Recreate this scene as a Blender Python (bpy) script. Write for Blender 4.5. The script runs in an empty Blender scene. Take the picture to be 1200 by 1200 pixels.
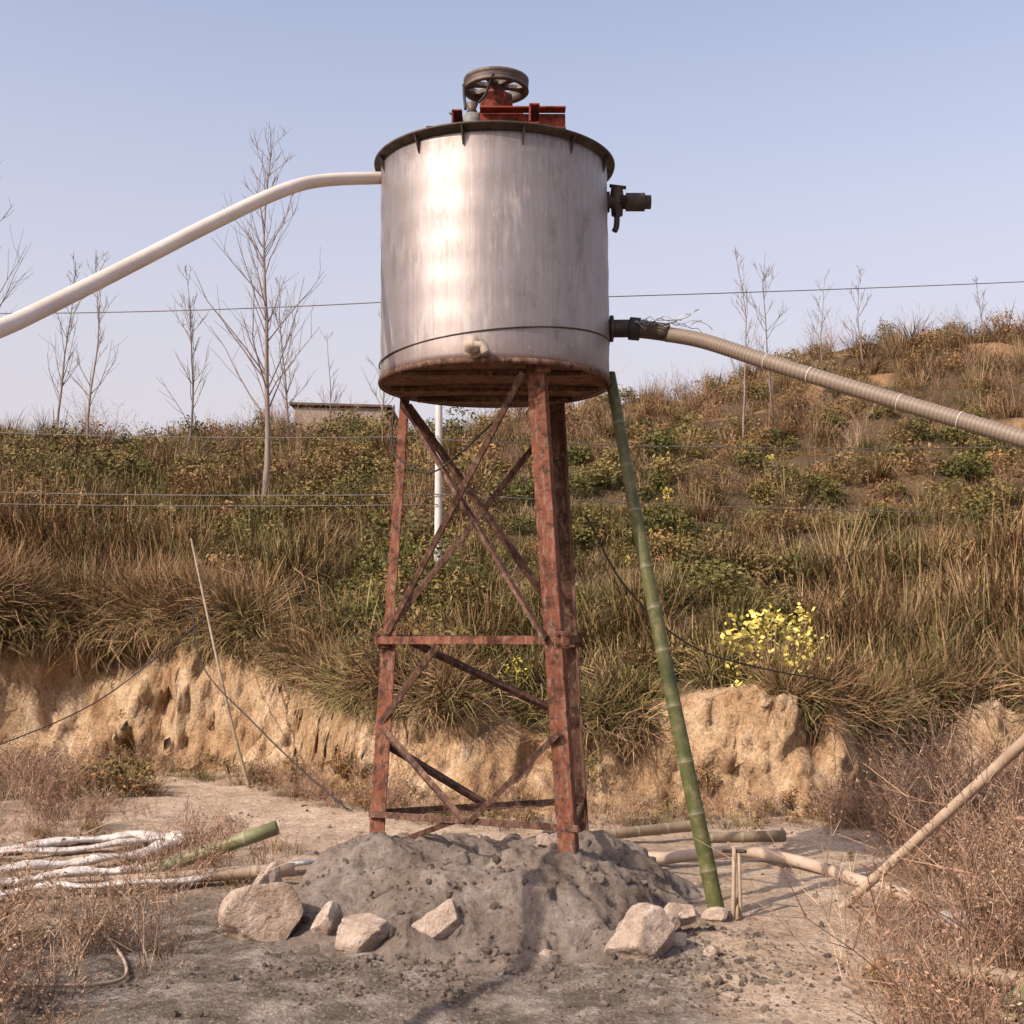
import bpy, math, random
import numpy as np
from mathutils import Vector, Matrix
random.seed(7); rng=np.random.default_rng(7)
scene=bpy.context.scene
COL=scene.collection

# ------------------------------------------------------------ noise
_P=rng.permutation(256); _P=np.concatenate([_P,_P,_P])
_V=rng.random(256)
def vnoise(x,y,z=0.0):
    x,y,z=np.broadcast_arrays(np.asarray(x,float),np.asarray(y,float),np.asarray(z,float))
    xi=np.floor(x).astype(int); yi=np.floor(y).astype(int); zi=np.floor(z).astype(int)
    fx=x-xi; fy=y-yi; fz=z-zi
    u=fx*fx*(3-2*fx); v=fy*fy*(3-2*fy); w=fz*fz*(3-2*fz)
    def h(a,b,c): return _V[_P[_P[_P[a&255]+(b&255)]+(c&255)]]
    def L(a,b,t): return a+(b-a)*t
    return L(L(L(h(xi,yi,zi),h(xi+1,yi,zi),u),L(h(xi,yi+1,zi),h(xi+1,yi+1,zi),u),v),
             L(L(h(xi,yi,zi+1),h(xi+1,yi,zi+1),u),L(h(xi,yi+1,zi+1),h(xi+1,yi+1,zi+1),u),v),w)*2-1
def fbm(x,y,z=0.0,o=4):
    s=0;a=1;t=0
    for i in range(o):
        s=s+a*vnoise(np.asarray(x)*2**i+17*i,np.asarray(y)*2**i+5*i,np.asarray(z)*2**i+3*i); t+=a; a*=.5
    return s/t
def sstep(a,b,x):
    t=np.clip((np.asarray(x,float)-a)/(b-a),0,1); return t*t*(3-2*t)

# ------------------------------------------------------------ materials
def newmat(name,rough=.8,metal=0.0,spec=.3):
    m=bpy.data.materials.new(name); m.use_nodes=True
    nt=m.node_tree; b=nt.nodes['Principled BSDF']
    b.inputs['Roughness'].default_value=rough; b.inputs['Metallic'].default_value=metal
    b.inputs['Specular IOR Level'].default_value=spec
    return m,nt,b
def coord(nt,scale=(1,1,1),kind='Object'):
    tc=nt.nodes.new('ShaderNodeTexCoord'); mp=nt.nodes.new('ShaderNodeMapping')
    mp.inputs['Scale'].default_value=scale
    nt.links.new(tc.outputs[kind],mp.inputs['Vector']); return mp.outputs[0]
def noise(nt,vec,scale=5,detail=4,rough=.6,dist=0):
    n=nt.nodes.new('ShaderNodeTexNoise'); n.inputs['Scale'].default_value=scale
    n.inputs['Detail'].default_value=min(detail,6); n.inputs['Roughness'].default_value=rough
    n.inputs['Distortion'].default_value=dist
    nt.links.new(vec,n.inputs['Vector']); return n.outputs['Fac']
def ramp(nt,fac,stops):
    r=nt.nodes.new('ShaderNodeValToRGB'); e=r.color_ramp.elements
    while len(e)<len(stops): e.new(.5)
    for i,(p,c) in enumerate(stops):
        e[i].position=p
        e[i].color=(c,c,c,1) if isinstance(c,(int,float)) else (*c,1)
    nt.links.new(fac,r.inputs[0]); return r.outputs[0]
def mix(nt,fac,a,b,mode='MIX'):
    m=nt.nodes.new('ShaderNodeMix'); m.data_type='RGBA'; m.blend_type=mode
    for sock,val in ((m.inputs[0],fac),(m.inputs[6],a),(m.inputs[7],b)):
        if hasattr(val,'links'): nt.links.new(val,sock)
        elif isinstance(val,(int,float)): sock.default_value=val
        else: sock.default_value=(*val,1)
    return m.outputs[2]
def mth(nt,op,a,b=0.0,clamp=False):
    m=nt.nodes.new('ShaderNodeMath'); m.operation=op; m.use_clamp=clamp
    for s,v in ((m.inputs[0],a),(m.inputs[1],b)):
        if hasattr(v,'links'): nt.links.new(v,s)
        else: s.default_value=v
    return m.outputs[0]
def bump(nt,b,h,strength=.4,dist=.02,prev=None):
    n=nt.nodes.new('ShaderNodeBump'); n.inputs['Strength'].default_value=strength
    n.inputs['Distance'].default_value=dist; nt.links.new(h,n.inputs['Height'])
    if prev is not None: nt.links.new(prev,n.inputs['Normal'])
    nt.links.new(n.outputs[0],b.inputs['Normal']); return n.outputs[0]
def attr(nt,name):
    a=nt.nodes.new('ShaderNodeAttribute'); a.attribute_name=name; return a

def simple(name,c1,c2,scale=8,rough=.7,metal=0,bmp=.3,bscale=30,sc=(1,1,1),spec=.3,bd=.01):
    m,nt,b=newmat(name,rough,metal,spec); v=coord(nt,sc)
    f=noise(nt,v,scale); c=ramp(nt,f,[(.3,c1),(.7,c2)])
    nt.links.new(c,b.inputs['Base Color'])
    if bmp>0: bump(nt,b,noise(nt,v,bscale),bmp,bd)
    return m

def rust_mat(name,paint1,paint2,dust=.5,dustc=(.27,.18,.13)):
    m,nt,b=newmat(name,.8,0,.2); v=coord(nt)
    c=ramp(nt,noise(nt,v,5,5,.65),[(.3,paint1),(.65,paint2)])
    sc=noise(nt,coord(nt,(3,3,.8)),12,6,.75)
    c=mix(nt,ramp(nt,sc,[(.50,0.0),(.64,dust)]),c,dustc)
    dk=noise(nt,v,16,5,.75)
    c=mix(nt,ramp(nt,dk,[(.48,0.0),(.62,.9)]),c,(.034,.020,.014))
    nt.links.new(c,b.inputs['Base Color'])
    bump(nt,b,dk,.4,.008); return m
M_red=rust_mat('red_oxide_steel',(.10,.034,.019),(.20,.070,.038),.65)
M_red2=rust_mat('rust_steel',(.065,.032,.022),(.14,.068,.044),.75)
M_redf=rust_mat('red_primer',(.16,.026,.016),(.24,.045,.026),.3)
M_dark=simple('dark_iron',(.03,.022,.018),(.09,.065,.05),12,.6,.3)
M_wheel=simple('cast_iron_wheel',(.07,.05,.045),(.16,.12,.10),10,.55,.3)
M_black=simple('black_rubber',(.015,.015,.015),(.035,.03,.03),10,.6)
M_pvc=simple('cream_pvc',(.54,.45,.38),(.68,.59,.51),3,.5,0,.08,15,spec=.4)
M_white=simple('white_hose_canvas',(.36,.30,.25),(.70,.64,.58),7,.7,0,.9,14,bd=.03)
M_under=rust_mat('tank_underside',(.10,.045,.025),(.19,.085,.045),.4)
M_conc_pole=simple('white_pole_concrete',(.44,.40,.37),(.56,.51,.48),4,.8)
M_brass=simple('old_valve_paint',(.24,.18,.14),(.44,.36,.29),20,.6,.2)

def steel():
    m,nt,b=newmat('weathered_stainless_steel',.55,.78,.45)
    v=coord(nt)
    br=noise(nt,coord(nt,(1,1,.03)),55,4,.6)
    big=noise(nt,coord(nt,(1,1,.30)),2.8,6,.65)
    c=ramp(nt,big,[(.32,(.255,.215,.198)),(.68,(.355,.308,.290))])
    c=mix(nt,.22,c,ramp(nt,br,[(.3,(.16,.135,.125)),(.7,(.46,.41,.39))]))
    dr=noise(nt,coord(nt,(1,1,.10)),17,6,.7)
    area=noise(nt,v,1.9,3,.5)
    dm=mth(nt,'MULTIPLY',ramp(nt,dr,[(.52,0.0),(.64,1.0)]),ramp(nt,area,[(.46,0.0),(.60,.8)]))
    c=mix(nt,dm,c,(.44,.40,.375))
    sp=nt.nodes.new('ShaderNodeSeparateXYZ'); nt.links.new(v,sp.inputs[0])
    top=mth(nt,'MULTIPLY',ramp(nt,mth(nt,'ADD',mth(nt,'MULTIPLY',mth(nt,'SUBTRACT',sp.outputs[2],4.82),1.8),mth(nt,'MULTIPLY',dr,.6)),[(.70,0.0),(.98,1.0)]),.7)
    c=mix(nt,top,c,(.085,.058,.046))
    bot=ramp(nt,mth(nt,'ADD',mth(nt,'MULTIPLY',mth(nt,'SUBTRACT',3.88,sp.outputs[2]),2.0),mth(nt,'MULTIPLY',noise(nt,v,5,6,.7),.5)),[(.4,0.0),(.8,.8)])
    c=mix(nt,bot,c,(.16,.10,.075))
    sm=noise(nt,coord(nt,(1,1,.45)),6,6,.78); c=mix(nt,ramp(nt,sm,[(.52,0.0),(.68,.42)]),c,(.14,.108,.095))
    sp2=noise(nt,v,24,5,.8); c=mix(nt,ramp(nt,sp2,[(.60,0.0),(.68,.6)]),c,(.46,.42,.39))
    nt.links.new(c,b.inputs['Base Color'])
    r=ramp(nt,mth(nt,'ADD',mth(nt,'MULTIPLY',sm,.5),mth(nt,'MULTIPLY',dm,.5)),[(.2,.49),(.8,.70)])
    nt.links.new(r,b.inputs['Roughness'])
    mt=mth(nt,'SUBTRACT',.84,mth(nt,'MULTIPLY',mth(nt,'ADD',dm,bot),.45)); nt.links.new(mt,b.inputs['Metallic'])
    n1=bump(nt,b,noise(nt,coord(nt,(1,1,.5)),1.6,2,.4),.22,.03)
    bump(nt,b,br,.08,.004,n1)
    return m
M_steel=steel()

def bamboo_mat(name,c1,c2,ndc=(.30,.27,.17)):
    m,nt,b=newmat(name,.5,0,.35)
    v=coord(nt,(1,1,1)); f=noise(nt,v,3.5,5,.7)
    c=ramp(nt,f,[(.3,c1),(.7,c2)])
    a=attr(nt,'node'); c=mix(nt,a.outputs['Fac'],c,ndc)
    d=noise(nt,v,13,6,.78); c=mix(nt,ramp(nt,d,[(.48,0.0),(.66,.75)]),c,tuple(.5*(p+q) for p,q in zip(c2,(.30,.22,.13))))
    nt.links.new(c,b.inputs['Base Color']); bump(nt,b,d,.2,.006); return m
M_bgreen=bamboo_mat('green_bamboo',(.036,.043,.013),(.095,.098,.028),(.17,.155,.085))
M_bgreen2=bamboo_mat('pale_green_bamboo',(.11,.11,.045),(.20,.19,.085))
M_btan=bamboo_mat('dry_bamboo',(.24,.165,.11),(.42,.31,.225),(.36,.27,.19))
M_bbrown=bamboo_mat('weathered_bamboo',(.15,.105,.06),(.28,.205,.135))

def hose_mat():
    m,nt,b=newmat('ribbed_hose_plastic',.55,0,.35); a=attr(nt,'node')
    c=mix(nt,a.outputs['Fac'],(.15,.11,.08),(.24,.185,.14))
    f=noise(nt,coord(nt),6,5,.7); c=mix(nt,ramp(nt,f,[(.45,0.0),(.65,.7)]),c,(.17,.125,.092))
    nt.links.new(c,b.inputs['Base Color']); return m
M_hose=hose_mat()

def rock_mat():
    m,nt,b=newmat('limestone',.9,0,.12); v=coord(nt)
    c=ramp(nt,noise(nt,v,4,6,.7),[(.3,(.34,.235,.165)),(.52,(.49,.38,.30)),(.72,(.62,.52,.44))])
    n=noise(nt,v,9,6,.8); c=mix(nt,ramp(nt,n,[(.47,0.0),(.62,.75)]),c,(.24,.165,.115))
    nt.links.new(c,b.inputs['Base Color']); bump(nt,b,n,1.0,.05); return m
M_rock=rock_mat()
def mound_mat():
    m,nt,b=newmat('rough_concrete',.95,0,.08); v=coord(nt)
    c=ramp(nt,noise(nt,v,2.2,6,.72),[(.3,(.165,.122,.092)),(.52,(.265,.21,.17)),(.72,(.39,.325,.275))])
    n=noise(nt,v,20,6,.78); c=mix(nt,ramp(nt,n,[(.48,0.0),(.7,.75)]),c,(.10,.07,.05))
    nt.links.new(c,b.inputs['Base Color'])
    bump(nt,b,n,1.0,.045); return m
M_mound=mound_mat()

def ground_mat():
    m,nt,b=newmat('soil',.97,0,.06); v=coord(nt)
    med=noise(nt,v,2.6,6,.75); fine=noise(nt,v,24,5,.78)
    base=ramp(nt,med,[(.3,(.23,.155,.10)),(.7,(.40,.29,.20))])
    sand=ramp(nt,med,[(.3,(.40,.27,.175)),(.52,(.56,.42,.30)),(.72,(.68,.54,.42))])
    wet=ramp(nt,med,[(.36,(.085,.067,.049)),(.49,(.19,.155,.125)),(.63,(.36,.30,.25))])
    bk=ramp(nt,noise(nt,coord(nt,(1,1,.6)),1.3,6,.72),[(.30,(.27,.135,.06)),(.5,(.50,.33,.185)),(.70,(.70,.53,.36))])
    cr=noise(nt,coord(nt,(1.3,1.3,.6)),5,6,.78)
    bk=mix(nt,ramp(nt,cr,[(.50,0.0),(.64,.75)]),bk,(.19,.10,.05))  # crevice shade painted into the bank colour, placed by noise
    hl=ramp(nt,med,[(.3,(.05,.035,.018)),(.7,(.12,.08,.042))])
    org=ramp(nt,med,[(.3,(.22,.12,.055)),(.7,(.40,.24,.13))])
    c=mix(nt,attr(nt,'sand').outputs['Fac'],base,sand)
    c=mix(nt,attr(nt,'wet').outputs['Fac'],c,wet)
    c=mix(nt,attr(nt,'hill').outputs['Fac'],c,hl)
    c=mix(nt,attr(nt,'orange').outputs['Fac'],c,org)
    c=mix(nt,attr(nt,'bank').outputs['Fac'],c,bk)
    c=mix(nt,ramp(nt,fine,[(.45,0.0),(.66,.6)]),c,(.12,.082,.052))
    vo=nt.nodes.new('ShaderNodeTexVoronoi'); vo.inputs['Scale'].default_value=26; nt.links.new(v,vo.inputs['Vector'])
    c=mix(nt,ramp(nt,vo.outputs['Distance'],[(.14,.4),(.24,0.0)]),c,(.56,.47,.39))
    nt.links.new(c,b.inputs['Base Color'])
    bump(nt,b,mth(nt,'ADD',med,mth(nt,'MULTIPLY',fine,.3)),1.0,.10); return m
M_ground=ground_mat()

def veg_mat(name,a,b_,dry,drypow=1.0):
    m,nt,b=newmat(name,.7,0,.2)
    at=attr(nt,'col'); sep=nt.nodes.new('ShaderNodeSeparateColor'); nt.links.new(at.outputs['Color'],sep.inputs[0])
    oi=nt.nodes.new('ShaderNodeObjectInfo')
    c=mix(nt,sep.outputs[0],a,b_)
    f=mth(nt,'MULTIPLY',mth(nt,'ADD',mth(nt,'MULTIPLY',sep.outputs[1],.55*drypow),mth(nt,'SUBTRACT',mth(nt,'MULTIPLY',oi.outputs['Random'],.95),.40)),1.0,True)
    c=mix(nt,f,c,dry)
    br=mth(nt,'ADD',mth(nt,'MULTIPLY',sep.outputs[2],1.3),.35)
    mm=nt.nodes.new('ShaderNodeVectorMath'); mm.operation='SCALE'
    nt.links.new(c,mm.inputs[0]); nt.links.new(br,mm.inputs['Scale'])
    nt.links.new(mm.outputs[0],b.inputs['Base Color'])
    return m
V_green=veg_mat('green_grass',(.075,.072,.019),(.165,.150,.045),(.31,.215,.095))
V_brown=veg_mat('dry_grass',(.16,.09,.04),(.30,.185,.085),(.39,.27,.145))
V_red=veg_mat('russet_grass',(.11,.052,.024),(.215,.11,.05),(.32,.20,.095))
V_leaf=veg_mat('dark_leaves',(.055,.056,.014),(.125,.118,.032),(.24,.16,.055))
V_leafb=veg_mat('olive_leaves',(.115,.082,.028),(.20,.145,.052),(.30,.155,.07))
V_yel=veg_mat('yellow_leaves',(.50,.41,.08),(.70,.60,.18),(.50,.40,.10),drypow=.3)
V_twig=veg_mat('dry_twigs',(.17,.09,.055),(.30,.18,.115),(.42,.30,.20))
V_bark=veg_mat('grey_bark',(.15,.11,.09),(.23,.175,.145),(.25,.19,.16))

# ------------------------------------------------------------ mesh helpers
def mkobj(name,verts,faces,mat,smooth=False,parent=None,attrs=None,link=True):
    me=bpy.data.meshes.new(name)
    if isinstance(verts,np.ndarray): verts=verts.tolist()
    if isinstance(faces,np.ndarray): faces=faces.tolist()
    me.from_pydata(verts,[],faces); me.update()
    if mat is not None:
        for mm in (mat if isinstance(mat,list) else [mat]): me.materials.append(mm)
    if smooth: me.polygons.foreach_set('use_smooth',[True]*len(me.polygons))
    if attrs:
        for k,a in attrs.items():
            a=np.asarray(a,np.float32)
            if a.ndim==1:
                at=me.attributes.new(k,'FLOAT','POINT'); at.data.foreach_set('value',a)
            else:
                at=me.attributes.new(k,'FLOAT_COLOR','POINT'); at.data.foreach_set('color',a.ravel())
    ob=bpy.data.objects.new(name,me)
    if link: COL.objects.link(ob)
    if parent is not None: ob.parent=parent
    return ob
def empty(name,loc=(0,0,0)):
    e=bpy.data.objects.new(name,None); e.empty_display_size=.3; COL.objects.link(e); return e

def catmull(pts,n=12):
    P=[Vector(p) for p in pts]; P=[P[0]*2-P[1]]+P+[P[-1]*2-P[-2]]; out=[]
    for i in range(1,len(P)-2):
        for k in range(n):
            t=k/n; a,b,c,d=P[i-1],P[i],P[i+1],P[i+2]
            out.append(.5*((2*b)+(c-a)*t+(2*a-5*b+4*c-d)*t*t+(3*b-a-3*c+d)*t**3))
    out.append(P[-2]); return out
def tubegeo(path,radf,sides=12,cap=True,hollow=False,flat=1.0):
    V=[];F=[]; n=len(path); up=Vector((0,0,1)); prev=None
    for i,p in enumerate(path):
        t=(path[min(i+1,n-1)]-path[max(i-1,0)]).normalized()
        if prev is None:
            a=up if abs(t.z)<.95 else Vector((1,0,0)); s=t.cross(a).normalized()
        else: s=(prev-t*prev.dot(t)).normalized()
        prev=s; u=s.cross(t); r=radf(i/(n-1),i) if callable(radf) else radf
        for k in range(sides):
            an=2*math.pi*k/sides; V.append(p+s*math.cos(an)*r+u*math.sin(an)*r*flat)
    for i in range(n-1):
        for k in range(sides):
            a=i*sides+k; b=i*sides+(k+1)%sides; F.append((a,b,b+sides,a+sides))
    if cap and not hollow:
        F.append(tuple(range(sides))[::-1]); F.append(tuple((n-1)*sides+k for k in range(sides)))
    if hollow:
        for base,idx,dirn in ((0,0,1),((n-1)*sides,n-1,-1)):
            c=path[idx]; j=path[idx+dirn]-path[idx]; j=j.normalized()*.18
            o=len(V)
            for k in range(sides): V.append(c+(V[base+k]-c)*.78)
            for k in range(sides): V.append(c+j+(V[base+k]-c)*.76)
            for k in range(sides):
                k2=(k+1)%sides
                F.append((base+k,base+k2,o+k2,o+k)); F.append((o+k,o+k2,o+sides+k2,o+sides+k))
            F.append(tuple(o+sides+k for k in range(sides)))
    return [tuple(v) for v in V],F
def tube(name,pts,rad,mat,sides=12,sub=10,parent=None,curve=True,hollow=False,flat=1.0,cap=True):
    path=catmull(pts,sub) if curve and len(pts)>2 else [Vector(pts[0]).lerp(Vector(pts[-1]),i/sub) for i in range(sub+1)]
    V,F=tubegeo(path,rad,sides,cap,hollow,flat)
    return mkobj(name,V,F,mat,True,parent)
def bamboo(name,pts,r0,r1,mat,gap=.28,parent=None,hollow=True,seed=1):
    path0=catmull(pts,40) if len(pts)>2 else [Vector(pts[0]).lerp(Vector(pts[1]),i/60) for i in range(61)]
    L=[0]
    for i in range(1,len(path0)): L.append(L[-1]+(path0[i]-path0[i-1]).length)
    T=L[-1]; s=.11
    rr=random.Random(seed)
    marks=[]
    while s<T-.02:
        marks.append(s); s+=gap*rr.uniform(.8,1.2)
    samples=[(0,0,0)]
    for m_ in marks:
        samples+=[(m_-.035,0,0),(m_-.010,.02,.15),(m_-.003,.065,.9),(m_+.003,.065,.9),(m_+.010,.01,.3),(m_+.04,0,0.0)]
    samples.append((T,0,0)); samples=[q for q in samples if 0<=q[0]<=T]
    def at(s):
        for i in range(1,len(L)):
            if L[i]>=s: return path0[i-1].lerp(path0[i],(s-L[i-1])/max(1e-6,L[i]-L[i-1]))
        return path0[-1]
    path=[at(q[0]) for q in samples]; sides=16
    rad=lambda t,i: (r0+(r1-r0)*samples[i][0]/T)*(1+samples[i][1])
    V,F=tubegeo(path,rad,sides,True,hollow)
    nd=[samples[i//sides][2] if i<len(path)*sides else .8 for i in range(len(V))]
    return mkobj(name,V,F,mat,True,parent,{'node':nd})
def boxgeo(c,s,R=None):
    V=[];cx=Vector(c)
    for x in(-.5,.5):
        for y in(-.5,.5):
            for z in(-.5,.5):
                v=Vector((x*s[0],y*s[1],z*s[2]))
                if R is not None: v=R@v
                V.append(tuple(cx+v))
    return V,[(0,1,3,2),(4,6,7,5),(0,4,5,1),(2,3,7,6),(0,2,6,4),(1,5,7,3)]
def merge(gs):
    V=[];F=[]
    for v,f in gs:
        o=len(V); V+=list(v); F+=[tuple(i+o for i in q) for q in f]
    return V,F
def bevel(ob,w=.004,seg=2):
    b=ob.modifiers.new('bevel','BEVEL'); b.width=w; b.segments=seg; b.limit_method='ANGLE'
def anglegeo(p0,p1,w,t,d1,d2):
    p0=Vector(p0);p1=Vector(p1);ax=(p1-p0).normalized()
    a=Vector(d1); a=(a-ax*a.dot(ax)).normalized(); b=Vector(d2); b=(b-ax*b.dot(ax)-a*b.dot(a)).normalized()
    prof=[(0,0),(w,0),(w,t),(t,t),(t,w),(0,w)]
    V=[tuple(p+a*x+b*y) for p in(p0,p1) for x,y in prof]
    F=[(i,(i+1)%6,(i+1)%6+6,i+6) for i in range(6)]+[(5,4,3,2,1,0),(6,7,8,9,10,11)]
    return V,F
def lathe(prof,cx,cy,sides=96,closed=False):
    V=[];F=[]
    for r,z in prof:
        for k in range(sides):
            a=2*math.pi*k/sides; V.append((cx+r*math.cos(a),cy+r*math.sin(a),z))
    n=len(prof)
    for i in range(n if closed else n-1):
        for k in range(sides):
            j=(i+1)%n; F.append((i*sides+k,i*sides+(k+1)%sides,j*sides+(k+1)%sides,j*sides+k))
    return V,F

# ------------------------------------------------------------ terrain
def Yb(x): return 13.6+4.6*(1-sstep(-5.5,0,x))+.75*fbm(np.asarray(x)*.6,3.3,0,4)
def Hb(x): return 1.14+1.12*(1-sstep(-5.5,-1,x))+.36*fbm(np.asarray(x)*.75,9.1,0,4)-.10*sstep(3,6,x)
def Yc(x): return 32+6*sstep(-2,8,x)
def Zc(x):
    return np.interp(x,[-60,-12,-2,2,6,10,16,60],[6.2,6.9,6.7,7.9,9.3,10.4,10.9,10])+.35*fbm(np.asarray(x)*.2,1.7,0,3)
def height(x,y):
    x=np.asarray(x,float);y=np.asarray(y,float)
    yb=Yb(x);hb=Hb(x);yt=yb+1.25;yc=Yc(x);zc=Zc(x)
    g=.045*fbm(x*.7,y*.7,0,4)+.025*fbm(x*5,y*5,2,4)
    t=np.clip((y-yb)/1.25,0,1); wv=.75+.75*np.clip(fbm(x*.9,6.6,0,3),-.8,.33)
    bank=hb*((1-wv)*np.minimum(t*1.05,1)+wv*sstep(.22,.85,t))
    th=np.clip((y-yt)/(yc-yt),0,1)
    hill=(zc-hb)*th**.95
    per=2.5; q=(y+.35*x*0.2+.5*fbm(x*.25,.5,0,2))/per; fr=q-np.floor(q)
    st=(sstep(.55,.95,fr)-fr)*per*.42
    hill=hill+st*.85*sstep(-1,3,x)*sstep(0,.08,th)*(1-sstep(.93,1,th))
    hill=hill+.30*fbm(x*.45,y*.45,4,4)*sstep(0,.15,th)
    fall=-sstep(0,1,(y-yc)/160)*4.5*(y>yc)
    return g*(1-.5*t)+bank+hill+fall
def lin(a,b,s): return np.arange(a,b,s)
xs=np.concatenate([-np.geomspace(900,16,16),lin(-14.5,-7,.2),lin(-7,7,.05),lin(7,17,.16),np.geomspace(18,900,16)])
ys=np.concatenate([-np.geomspace(900,6,10),lin(-4,5,.6),lin(5,13,.055),lin(13,20.5,.045),lin(20.5,42,.18),np.geomspace(43,1200,18)])
X,Y=np.meshgrid(xs,ys); Z=height(X,Y)
yb=Yb(X); t=np.clip((Y-yb)/1.25,0,1); bm=sstep(.02,.2,t)*(1-sstep(.86,1.05,(Y-yb)/1.25))
er=(.62*fbm(X*.9,Z*1.1,1,5)+.16*(np.abs(fbm(X*2.2,Z*.7,7,5))*2.5-.5)*(1+fbm(X*.6,3,2,2))+.12*fbm(X*7,Z*4,3,4)+.05*fbm(X*16,Z*16,3,2))*bm
Yd=Y+er; Zd=Z+.17*fbm(X*3.3,Y*5,8,5)*bm
bankm=sstep(-.25,.05,(Y-yb)/1.25)*(1-sstep(.92,1.12,(Y-yb)/1.25+.1*fbm(X*2,Y*2,0,2)))
hillm=sstep(.95,1.1,(Y-yb)/1.25)
sand=np.clip(sstep(8.8,10.2,Y)*(1-sstep(2.5,3.6,X+.3*fbm(Y,X,0,2)))*sstep(-5.8,-3.8,X+.12*(Y-10))
     + (1-sstep(.35,.85,np.abs(X-1.55-.05*(Y-7)+.2*fbm(X*2,Y*2,5,3))))*(Y>3)*(Y<11),0,1)
sand=np.clip(sand*(.8+.6*fbm(X*1.3,Y*1.3,9,4)),0,1)
wet=(1-sstep(.8,1.35,X+.35*fbm(X*2,Y*2,6,3)))*sstep(-3.4,-2.6,X)*(1-sstep(8.6,9.9,Y))*(Y>0)
def orangef(x,y): return sstep(.16,.34,fbm(x*.35,y*.9,12,3)+.25*sstep(28,36,y)-.12)*sstep(1,5,x)*sstep(22,29,y)
orange=orangef(X,Y)*hillm
Zd=Zd+wet*.035*(np.abs(fbm(X*2.6,Y*3.4,14,4))-.15)*(Y>5)*(Y<10)
nx=len(xs);ny=len(ys)
V=np.stack([X.ravel(),Yd.ravel(),Zd.ravel()],1)
ii=(np.arange(ny-1)[:,None]*nx+np.arange(nx-1)[None,:]).ravel()
F=np.stack([ii,ii+1,ii+nx+1,ii+nx],1)
mkobj('ground',V,F,M_ground,True,None,{'bank':bankm.ravel(),'hill':hillm.ravel(),'sand':sand.ravel(),'wet':wet.ravel(),'orange':orange.ravel()})

# ------------------------------------------------------------ tank
CX,CY,R=-.126,9.0,.815; ZB,ZT=3.60,5.20
tank=empty('steel_mixing_tank')
prof=[(R,ZB)]
for i in range(1,24): prof.append((R+.002*math.sin(i*1.7),ZB+(ZT-ZB)*i/24))
prof+=[(R,ZT),(R-.008,ZT),(R-.008,ZB)]
V_,F_=lathe(prof,CX,CY,128,True)
V_=[(x+.006*math.sin(3*math.atan2(y-CY,x-CX)+z*2.0)*(x-CX),y+.006*math.sin(3*math.atan2(y-CY,x-CX)+z*2.0)*(y-CY),z) for x,y,z in V_]
mkobj('shell',V_,F_,M_steel,True,tank)
V_,F_=lathe([(R+.007,ZB-.006),(R+.012,ZB+.012),(R+.007,ZB+.034),(R-.003,ZB+.034),(R-.003,ZB-.006)],CX,CY,128,True); mkobj('bottom_edge',V_,F_,M_red2,True,tank)
V_,F_=lathe([(0.001,ZB+.03),(R*.5,ZB+.025),(R-.01,ZB+.012),(R-.01,ZB+.018),(0.001,ZB+.04)],CX,CY,96); mkobj('bottom_plate',V_,F_,M_under,True,tank)
V_,F_=lathe([(R+.004,ZT-.035),(R+.012,ZT-.035),(R+.014,ZT-.012),(R+.052,ZT-.008),(R+.056,ZT+.006),(R-.002,ZT+.006)],CX,CY,128,True)
mkobj('rim_flange',V_,F_,M_dark,True,tank)
sv=[];
for k in range(129):
    a=2*math.pi*k/128; x=math.cos(a)*(R+.004); y=math.sin(a)*(R+.004); sv.append(Vector((CX+x,CY+y,ZB+.215+.085*x/R)))
V_,F_=tubegeo(sv,.0055,6,False); mkobj('weld_seam',V_,F_,M_dark,True,tank)
g=[]
for yy in (-.45,.1,.5):
    w=math.sqrt(R*R-yy*yy)-.06
    g.append(boxgeo((CX,CY+yy,ZB-.005),(2*w,.05,.03)))
V_,F_=merge(g); o=mkobj('belly_beams',V_,F_,M_red2,False,tank); bevel(o)
g=[]
for a in (-128,-104,-76,-50,-20,200):
    ar=math.radians(a); d=Vector((math.cos(ar),math.sin(ar),0)); s=Vector((-d.y,d.x,0))
    c=Vector((CX,CY,0))+d*(R+.004)
    pts=[c+Vector((0,0,ZT-.012)),c+d*.045+Vector((0,0,ZT-.012)),c+Vector((0,0,ZT-.13))]
    V2=[tuple(p+s*q) for q in(-.005,.005) for p in pts]
    g.append((V2,[(0,1,2),(5,4,3),(0,3,4,1),(1,4,5,2),(2,5,3,0)]))
V_,F_=merge(g); mkobj('rim_gussets',V_,F_,M_dark,False,tank)
dv=Vector((-.25,CY-math.sqrt(R*R-(.124)**2),3.70)); dn=(dv-Vector((CX,CY,3.70))).normalized()
tube('drain_stub',[dv-dn*.03,dv+dn*.09],.042,M_brass,16,2,tank,False)
tube('drain_collar',[dv+dn*.05,dv+dn*.085],.060,M_brass,8,2,tank,False)
tube('drain_flange',[dv-dn*.004,dv+dn*.012],.078,M_brass,20,2,tank,False)
tube('drain_tap',[dv+dn*.07+Vector((.02,0,0)),dv+dn*.075+Vector((.07,0,-.01)),dv+dn*.08+Vector((.095,0,-.06))],.03,M_brass,10,6,tank)
q=Vector((.675,9,4.955))
tube('outlet_pipe',[q-Vector((.03,0,0)),q+Vector((.20,0,0))],.045,M_dark,18,3,tank,False)
tube('outlet_flange',[q+Vector((.012,0,0)),q+Vector((.03,0,0))],.075,M_dark,22,2,tank,False)
tube('outlet_mouth',[q+Vector((.15,0,0)),q+Vector((.285,0,0))],.066,M_dark,20,4,tank,False,hollow=True)
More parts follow.
